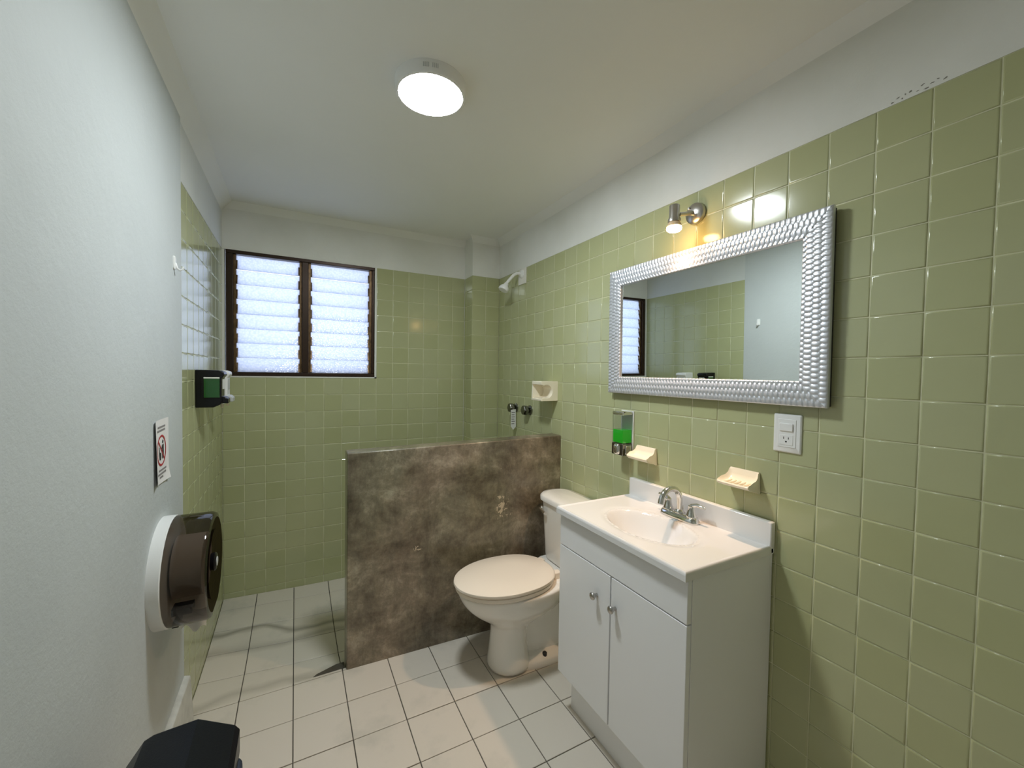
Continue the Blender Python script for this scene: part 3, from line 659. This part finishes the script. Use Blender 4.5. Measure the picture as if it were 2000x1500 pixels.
spd = bpy.data.lights.new('spot_beam', 'SPOT'); spo = bpy.data.objects.new('spot_beam', spd); COL.objects.link(spo)
spd.energy = SPOT_POWER; spd.color = SPOT_COLOR; spd.spot_size = math.radians(112); spd.spot_blend = 1.0; spd.shadow_soft_size = 0.022
spo.location = (SX, SY, SZ - 0.036); spo.rotation_euler = Vector((0.14, -0.04, 1)).to_track_quat('Z', 'Y').to_euler()
adopt(spo, sl.e)

# ------------------------------------------------------------------ switch and outlet plate
sw = Kit('switch_plate', (0.0, 0.415, 1.166), 'white wall plate with rocker switch and outlet below the mirror', 'switch')
sw.put(MB().rings([rrect(0, 0.082, 0, 0.121, 0, 0.004), rrect(0, 0.082, 0, 0.121, 0.004, 0.004), rrect(0.003, 0.079, 0.003, 0.118, 0.007, 0.004)]).build('plate', M['plastic_white'], None, smooth=40))
pl = sw.e.children[0]; pl.matrix_parent_inverse = Matrix.Identity(4); pl.matrix_local = basis((0, -1, 0), (0, 0, 1), (-1, 0, 0)).to_4x4() @ Matrix.Translation((-0.041, 0, 0))
sw.put(box('insert', M['plastic_white'], None, -0.0085, -0.006, 0.388, 0.442, 1.183, 1.271, bevel=0.001))
sw.put(box('rocker', M['plastic_white'], None, -0.0125, -0.008, 0.396, 0.436, 1.234, 1.258, bevel=0.0015))
oc = sw.put(box('outlet', M['plastic_white'], None, -0.0095, -0.008, 0.396, 0.436, 1.190, 1.222, bevel=0.001))
for yy, h in ((0.4225, 0.0075), (0.4085, 0.0065)):
    q = box('slot', M['ink'], None, -0.0098, -0.0090, yy - 0.0011, yy + 0.0011, 1.2085, 1.2085 + h); q.parent = oc
q = MB().lathe([(0.0028, 0), (0.0028, 0.0008)], (-0.0090, 0.4155, 1.2010), '-x', 14).build('ground_hole', M['ink'], None); q.parent = oc

# ------------------------------------------------------------------ soap dishes
def soap_dish(y0, y1, ztop_, label, ridges, deep=0.078):
    k = Kit('soap_dish', (0.0, (y0 + y1) / 2, ztop_ - 0.065), label, 'soap dish', 'ceramic soap dishes on the tiled wall')
    W_ = y1 - y0; yc = (y0 + y1) / 2
    #     x(out), z, half-width factor, end-lift
    P = [(0.002, 0.0, 0.86), (0.008, 0.001, 0.86), (0.011, -0.004, 0.86), (0.013, -0.018, 0.87), (0.018, -0.032, 0.90), (0.030, -0.041, 0.94), (0.050, -0.044, 0.97), (0.066, -0.0425, 0.98), (deep - 0.004, -0.039, 0.96), (deep, -0.043, 0.95), (deep - 0.004, -0.049, 0.95),
         (0.058, -0.056, 0.95), (0.036, -0.061, 0.93), (0.018, -0.066, 0.92), (0.010, -0.070, 0.92), (0.002, -0.071, 0.92)]
    nv = 28; rs = []
    for j in range(nv + 1):
        u = -1 + 2 * j / nv; ring = []
        for (x, z, wf) in P:
            e = max(0, (abs(u) - 0.80) / 0.20)
            up = 0
            if x > 0.012 and z > -0.0455 and z < -0.003: up = 0.016 * (e ** 1.6) * (1 if x < 0.055 else max(0, (deep - x) / 0.023))
            xx = x * (1 - 0.10 * max(0, abs(u) - 0.6)) if x > 0.03 else x
            ring.append((-xx, yc + u * W_ / 2 * wf, ztop_ + z + up))
        rs.append(ring)
    k.put(MB().rings(rs).build('dish', M['cream'], None, smooth=60))
    for r in range(ridges):
        yy = yc + (r - (ridges - 1) / 2) * 0.0165
        k.put(MB().tube([(-0.026, yy, ztop_ - 0.0385), (-0.040, yy, ztop_ - 0.0415), (-0.068, yy, ztop_ - 0.0415)], [0.003, 0.0042, 0.003], 8).build('ridge', M['cream'], None, smooth=60))
soap_dish(0.931, 1.054, 1.087, 'cream ceramic soap dish beside the chrome soap dispenser', 0, 0.070)
soap_dish(0.489, 0.606, 1.083, 'cream ceramic soap dish with ridges between faucet and switch plate', 5)
# recessed block holder in the shower
k = Kit('soap_holder', (0.0, 1.755, 1.24), 'cream ceramic block holder with a round hollow in the shower', 'soap holder', 'ceramic soap dishes on the tiled wall')
bx0, bx1, bz0, bz1 = -0.118, 0.001, 1.241, 1.357
cxx, czz, rr = -0.078, 1.296, 0.040
poly = [(bx1, bz0), (bx1, bz1), (bx0 + 0.004, bz1), (bx0, bz1 - 0.004), (bx0, bz1 - 0.020)]
for q in range(13):
    a = math.radians(118 - q * 19.5); poly.append((cxx + rr * math.cos(a), czz + rr * math.sin(a)))
poly += [(bx0, bz0 + 0.012), (bx0 + 0.002, bz0)]
k.put(MB().prism(poly, 'y', 1.698, 1.800).build('body', M['cream'], None, bevel=0.002, smooth=40))
k.put(MB().prism([(bx1, bz0), (bx1, bz1), (bx0 + 0.008, bz1), (bx0 + 0.004, bz0)], 'y', 1.800, 1.812).build('end_wall', M['cream'], None, bevel=0.002, smooth=40))

# ------------------------------------------------------------------ chrome soap dispenser by the mirror
k = Kit('soap_dispenser', (0.0, 1.115, 1.03), 'chrome wall soap dispenser with clear tank of green soap', 'soap dispenser', 'wall soap dispensers')
dy0, dy1, dx = 1.078, 1.150, -0.066
k.put(box('back_plate', M['plastic_white'], None, -0.008, -0.0005, dy0 - 0.004, dy1 + 0.004, 1.034, 1.236, bevel=0.002))
k.put(box('top_cap', M['chrome'], None, dx, -0.008, dy0, dy1, 1.218, 1.234, bevel=0.004))
k.put(box('tank', M['clear'], None, dx + 0.001, -0.0085, dy0 + 0.001, dy1 - 0.001, 1.088, 1.218))
k.put(box('green_soap', M['soap'], None, dx + 0.004, -0.0095, dy0 + 0.004, dy1 - 0.004, 1.091, 1.150))
k.put(box('base', M['dark_chrome'], None, dx, -0.008, dy0, dy1, 1.034, 1.088, bevel=0.003))
k.put(MB().rings([rrect(0, 0.036, 0, 0.050, 0, 0.012), rrect(0.003, 0.033, 0.003, 0.047, 0.007, 0.010), rrect(0.009, 0.027, 0.010, 0.040, 0.010, 0.008)]).build('push_button', M['chrome'], None, smooth=50))
pb = [c for c in k.e.children if c.name.startswith('push_button')][0]; pb.matrix_parent_inverse = Matrix.Identity(4)
pb.matrix_local = Matrix.Translation((dx, 0.018, 0.006)) @ basis((0, -1, 0), (0, 0, 1), (-1, 0, 0)).to_4x4()
k.put(box('side_button', M['chrome'], None, dx + 0.016, dx + 0.050, dy0 - 0.004, dy0 + 0.001, 1.040, 1.080, bevel=0.004))

# ------------------------------------------------------------------ shower head, taps, tag
k = Kit('shower_fixture', (0.0, 2.146, 2.0), 'white shower head on a bent arm under the plaster band', 'shower')
k.put(box('wall_plate', M['ceramic'], None, -0.006, 0.0, 2.092, 2.198, 2.008, 2.114, bevel=0.002))
k.put(MB().lathe([(0.030, 0.0), (0.030, 0.004), (0.020, 0.012), (0.012, 0.016)], (-0.006, 2.146, 2.078), '-x', 28).build('flange', M['plastic_white'], None, smooth=50))
k.put(MB().tube([(-0.008, 2.146, 2.078), (-0.040, 2.152, 2.080), (-0.062, 2.158, 2.068), (-0.088, 2.166, 2.036), (-0.112, 2.174, 2.004)], 0.0105, 14).build('arm', M['plastic_white'], None, smooth=50))
hd = MB().lathe([(0.011, 0.0), (0.016, -0.006), (0.017, -0.016), (0.030, -0.030), (0.036, -0.044), (0.036, -0.054), (0.032, -0.058), (0.0, -0.060)], (0, 0, 0), 'z', 30, cap=False).build('head', M['plastic_white'], None, smooth=40)
hd.matrix_world = Matrix.Translation((-0.108, 2.173, 2.008)) @ Matrix.Rotation(math.radians(28), 4, 'Y')
k.put(hd)
for i, (yy, lab) in enumerate(((2.213, 'dark chrome shower tap with the hanging paper tag'), (2.018, 'dark chrome shower tap next to the ceramic block holder'))):
    k = Kit('shower_tap', (0.0, yy, 1.158), lab, 'tap', 'shower taps')
    k.put(MB().lathe([(0.032, 0.0), (0.032, 0.005), (0.020, 0.013), (0.012, 0.016), (0.012, 0.024)], (0.0, yy, 1.158), '-x', 26).build('escutcheon', M['dark_chrome'], None, smooth=40))
    rs = []
    for r_, h in ((0.018, 0.022), (0.028, 0.026), (0.031, 0.034), (0.031, 0.048), (0.026, 0.056), (0.012, 0.058)):
        rs.append([(-h, yy + r_ * (1 + 0.09 * math.cos(6 * 2 * PI * q / 36)) * math.cos(2 * PI * q / 36), 1.158 + r_ * (1 + 0.09 * math.cos(6 * 2 * PI * q / 36)) * math.sin(2 * PI * q / 36)) for q in range(36)])
    k.put(MB().rings(rs).build('handle', M['dark_chrome'], None, smooth=45))
k = Kit('paper_tag', (-0.045, 2.18, 1.02), 'white printed tag hanging from the shower tap', 'tag')
tg = k.put(MB().prism([(-0.060, 1.146), (-0.022, 1.152), (-0.018, 1.030), (-0.040, 1.008), (-0.058, 1.034)], 'y', 2.176, 2.1775).build('card', M['label'], None))
for q in range(6):
    z = 1.126 - q * 0.0155
    lnk = MB().box(-0.054, -0.028 - 0.004 * (q % 2), 2.1752, 2.176, z, z + 0.0055).build('print_line', M['ink_grey'], None); lnk.parent = tg
k.put(MB().tube([(-0.040, 2.1765, 1.146), (-0.040, 2.19, 1.165), (-0.028, 2.200, 1.176)], 0.0012, 6).build('string', M['paper'], None))

# ------------------------------------------------------------------ left wall things
# soap dispensers
def wall_dispenser(y0, y1, z0, z1, depth, label, dark):
    k = Kit('soap_dispenser', (XL, (y0 + y1) / 2, z0), label, 'soap dispenser', 'wall soap dispensers')
    m = M['black'] if dark else M['plastic_white']
    # side profile (x out, z)
    d = depth
    pr = [(0.0, z0), (d * 0.62, z0), (d * 0.86, z0 + 0.012), (d * 0.93, z0 + 0.026), (d * 0.90, z0 + 0.04), (d * 0.90, z1 - 0.035), (d * 1.0, z1 - 0.022), (d * 0.97, z1 - 0.006), (d * 0.80, z1), (0.0, z1 + 0.002)]
    k.put(MB().prism([(XL + x, z) for x, z in pr], 'y', y0, y1).build('housing', m, None, bevel=0.005, seg=3, smooth=45))
    zs0, zs1 = z0 + (z1 - z0) * 0.27, z0 + (z1 - z0) * 0.80
    if dark:
        w = k.put(box('window_frame', M['black'], None, XL + d * 0.20, XL + d * 0.90, y0 - 0.003, y0 + 0.001, zs0 - 0.004, zs1 + 0.006, bevel=0.002))
        g = box('soap_window', M['soap_dark'], None, XL + d * 0.30, XL + d * 0.84, y0 - 0.005, y0 - 0.002, zs0, zs1, bevel=0.001); g.parent = w; g['label'] = 'green soap showing through the side window'
        g2 = box('soap_level', M['label'], None, XL + d * 0.30, XL + d * 0.84, y0 - 0.0052, y0 - 0.003, zs1 - 0.003, zs1 + 0.003); g2.parent = w
        k.put(box('front_label', M['label'], None, XL + d * 0.895, XL + d * 0.915, y0 + 0.030, y1 - 0.012, z1 - 0.085, z1 - 0.040))
    else:
        k.put(box('window_frame', M['plastic_grey'], None, XL + d * 0.89, XL + d * 0.915, y0 + 0.02, y1 - 0.02, z0 + 0.075, z1 - 0.04, bevel=0.002))
    k.put(MB().prism([(XL + d * 0.80, z0 + 0.050), (XL + d * 1.0, z0 + 0.047), (XL + d * 1.12, z0 + 0.036), (XL + d * 1.12, z0 + 0.016), (XL + d * 0.86, z0 + 0.018)], 'y', y0 + 0.012, y1 - 0.012).build('push_lever', m if dark else M['plastic_grey'], None, bevel=0.003, smooth=45))
    k.put(MB().lathe([(0.006, 0.0), (0.006, -0.012), (0.004, -0.018)], (XL + d * 0.86, (y0 + y1) / 2, z0 + 0.012), 'z', 12).build('nozzle', M['cream'], None, smooth=45))
wall_dispenser(1.903, 1.997, 1.229, 1.394, 0.106, 'black wall soap dispenser with green side window', True)
wall_dispenser(2.118, 2.220, 1.222, 1.393, 0.100, 'white wall soap dispenser next to the black one', False)
# jumbo toilet paper dispenser
RY, RZ, RR = 1.372, 0.742, 0.174
def dshape(r, zcut, x, n=40):
    pts = []
    a0 = math.asin(max(-1, min(1, (zcut - RZ) / r)))
    for q in range(n + 1):
        a = (PI - a0) + (2 * a0 - PI) * (q / n) if False else a0 + (PI - 2 * a0) * q / n
        pts.append((x, RY + r * math.cos(a), RZ + r * math.sin(a)))
    return pts
zc_ = 0.582
k = Kit('paper_dispenser', (XW, RY, 0.57), 'round jumbo toilet paper dispenser with smoked cover and white back', 'paper dispenser')
k.put(MB().rings([dshape(RR, zc_ - 0.012, XW), dshape(RR, zc_ - 0.012, XW + 0.030), dshape(RR - 0.003, zc_ - 0.009, XW + 0.033)]).build('back_plate', M['plastic_white'], None, smooth=40))
cv = MB(); X0 = XW + 0.0335; D_ = 0.108
cv.rings([dshape(RR - 0.002, zc_, X0), dshape(RR - 0.003, zc_, X0 + D_ - 0.012), dshape(RR - 0.008, zc_ + 0.004, X0 + D_ - 0.003), dshape(RR - 0.022, zc_ + 0.016, X0 + D_)], True, False, False)
cv.rings([dshape(RR - 0.022, zc_ + 0.016, X0 + D_), dshape(RR - 0.060, zc_ + 0.060, X0 + D_ - 0.001), dshape(RR - 0.064, zc_ + 0.064, X0 + D_ - 0.012), dshape(0.03, zc_ + 0.130, X0 + D_ - 0.012)], True, False, True)
cvo = k.put(cv.build('cover', M['smoke'], None, smooth=40))
k.put(box('bottom_latch', M['black'], None, XW + 0.030, XW + 0.048, RY - 0.03, RY + 0.03, zc_ - 0.022, zc_ - 0.006, bevel=0.002))
kb = k.put(MB().lathe([(0.028, -0.012), (0.030, 0.0), (0.026, 0.004), (0.0, 0.005)], (-0 + X0 + D_, RY, RZ + 0.005), 'x', 28, cap=False).build('lock_hub', M['black'], None, smooth=45))
kk = MB().lathe([(0.015, 0.004), (0.015, 0.0065), (0.0, 0.007)], (X0 + D_, RY, RZ + 0.005), 'x', 22, cap=False).build('key_disc', M['plastic_grey'], None, smooth=45); kk.parent = kb
pr_ = Kit('paper_roll', (XW + 0.08, RY, 0.66), 'jumbo paper roll inside the smoked dispenser cover', 'paper roll')
pr_.put(MB().lathe([(0.028, 0.0), (0.098, 0.0), (0.098, 0.078), (0.028, 0.078)], (X0 + 0.006, RY, RZ + 0.008), 'x', 48, cap=False).build('roll', mat('roll_paper', (0.55, 0.50, 0.46), 0.9), None, smooth=40))
tl = MB(); 
def tail(u, v):
    y = RY + 0.02 + 0.006 * math.sin(u * 6); 
    x = X0 + 0.010 + 0.070 * u; z0_ = 0.525 + 0.012 * math.sin(u * 9) - 0.010 * u
    return (x, y + 0.008 * math.sin(v * 3), z0_ + (0.66 - z0_) * v)
pr_.put(tl.grid(tail, 14, 8).build('paper_tail', M['tissue'], None, smooth=60))
bk = box('dispenser_spring', M['black'], None, X0 + 0.02, X0 + 0.07, RY - 0.145, RY - 0.10, 0.655, 0.675); k.put(bk)
# notice on the wall
k = Kit('notice_sheet', (XW, 1.37, 1.033), 'curled paper notice with red no-litter circle on white wall', 'sign')
def sheet(y, z, lift=0.0):
    u = (y - 1.292) / 0.152; v = (z - 1.034) / 0.203
    c = 0.010 * (max(0, 0.35 - u) / 0.35) ** 2 * (0.5 + 0.5 * (1 - v)) + 0.006 * (max(0, 0.25 - v) / 0.25) ** 2 * u + 0.003 * (max(0, u - 0.8) / 0.2) ** 2
    return XW + 0.0012 + c + lift
shp = k.put(MB().grid(lambda u, v: (sheet(1.292 + .152 * u, 1.034 + .203 * v), 1.292 + .152 * u, 1.034 + .203 * v), 20, 24).build('sheet', M['paper'], None, smooth=60))
rg = []
for q in range(48):
    a = 2 * PI * q / 48; rg.append(a)
def on_sheet(pts, name, m):
    mb = MB(); mb.add([(sheet(y, z, 0.0009), y, z) for y, z in pts], [tuple(range(len(pts)))]); o = mb.build(name, m, None); o.parent = shp; return o
yc, zc = 1.372, 1.137
mb = MB(); n = 48
mb.add([(sheet(yc + r * math.cos(a), zc + r * math.sin(a), 0.001), yc + r * math.cos(a), zc + r * math.sin(a)) for r in (0.050, 0.0435) for a in rg], [(i, (i + 1) % n, n + (i + 1) % n, n + i) for i in range(n)])
o = mb.build('red_ring', M['red'], None); o.parent = shp
on_sheet([(yc + 0.033, zc - 0.036), (yc + 0.037, zc - 0.032), (yc - 0.033, zc + 0.037), (yc - 0.037, zc + 0.033)], 'red_bar', M['red'])
# standing figure and bin pictograms
on_sheet([(yc + 0.006, zc - 0.028), (yc + 0.013, zc - 0.028), (yc + 0.016, zc - 0.004), (yc + 0.019, zc - 0.028), (yc + 0.025, zc - 0.028), (yc + 0.024, zc + 0.018), (yc + 0.008, zc + 0.018), (yc - 0.002, zc + 0.006), (yc + 0.001, zc + 0.002), (yc + 0.008, zc + 0.008)], 'figure_body', M['ink'])
on_sheet([(yc + 0.016 + 0.0062 * math.cos(a), zc + 0.0265 + 0.0062 * math.sin(a)) for a in [2 * PI * q / 16 for q in range(16)]], 'figure_head', M['ink'])
on_sheet([(yc - 0.020, zc - 0.030), (yc - 0.006, zc - 0.030), (yc - 0.004, zc - 0.018), (yc - 0.003, zc - 0.006), (yc - 0.018, zc - 0.006), (yc - 0.022, zc + 0.012), (yc - 0.027, zc + 0.012), (yc - 0.024, zc - 0.014)], 'toilet_pictogram', M['ink'])
for (za, a, b) in ((1.210, 1.333, 1.415), (1.199, 1.327, 1.413), (1.071, 1.342, 1.422), (1.060, 1.330, 1.416), (1.0495, 1.348, 1.382)):
    on_sheet([(a, za), (b, za), (b, za + 0.006), (a, za + 0.006)], 'print_line', M['ink_grey'])
# wall hook
k = Kit('wall_hook', (XW, 1.55, 1.74), 'small white adhesive hook on the plaster wall', 'hook')
k.put(MB().rings([rrect(1.536, 1.560, 1.752, 1.800, 0.0, 0.008), rrect(1.536, 1.560, 1.752, 1.800, 0.004, 0.008), rrect(1.539, 1.557, 1.755, 1.797, 0.006, 0.007)]).build('pad', M['plastic_white'], None, smooth=50))
pd = k.e.children[0]; pd.data.transform(Matrix(((0, 0, 1, XW), (1, 0, 0, 0), (0, 1, 0, 0), (0, 0, 0, 1))))
k.put(MB().tube([(XW + 0.004, 1.548, 1.775), (XW + 0.010, 1.548, 1.757), (XW + 0.018, 1.548, 1.751), (XW + 0.025, 1.548, 1.756), (XW + 0.027, 1.548, 1.765)], [0.004, 0.004, 0.0038, 0.0036, 0.003], 10).build('prong', M['plastic_white'], None, smooth=50))

# ------------------------------------------------------------------ waste bin
k = Kit('waste_bin', (-1.585, 0.655, 0), 'black swing-lid waste bin against the white wall', 'bin')
bx, by = -1.587, 0.655
def brect(hx, hy, z, r=0.03): return rrect(bx - hx, bx + hx, by - hy, by + hy, z, r, 5)
k.put(MB().rings([brect(0.100, 0.120, 0.002), brect(0.105, 0.125, 0.012), brect(0.130, 0.143, 0.440), brect(0.132, 0.145, 0.458), brect(0.118, 0.140, 0.464)]).build('body', M['navy_body'], None, smooth=40))
k.put(MB().rings([brect(0.108, 0.150, 0.460), brect(0.110, 0.152, 0.464), brect(0.108, 0.150, 0.500), brect(0.101, 0.145, 0.504)]).build('lid_rim', M['navy_body'], None, smooth=40))
lp = [(-1.690, 0.496), (-1.690, 0.553), (-1.661, 0.596), (-1.645, 0.603), (-1.567, 0.608), (-1.497, 0.566), (-1.488, 0.553), (-1.488, 0.496)]
k.put(MB().prism(lp, 'y', by - 0.150, by + 0.165).build('swing_lid', M['navy'], None, bevel=0.005, seg=3, smooth=20))
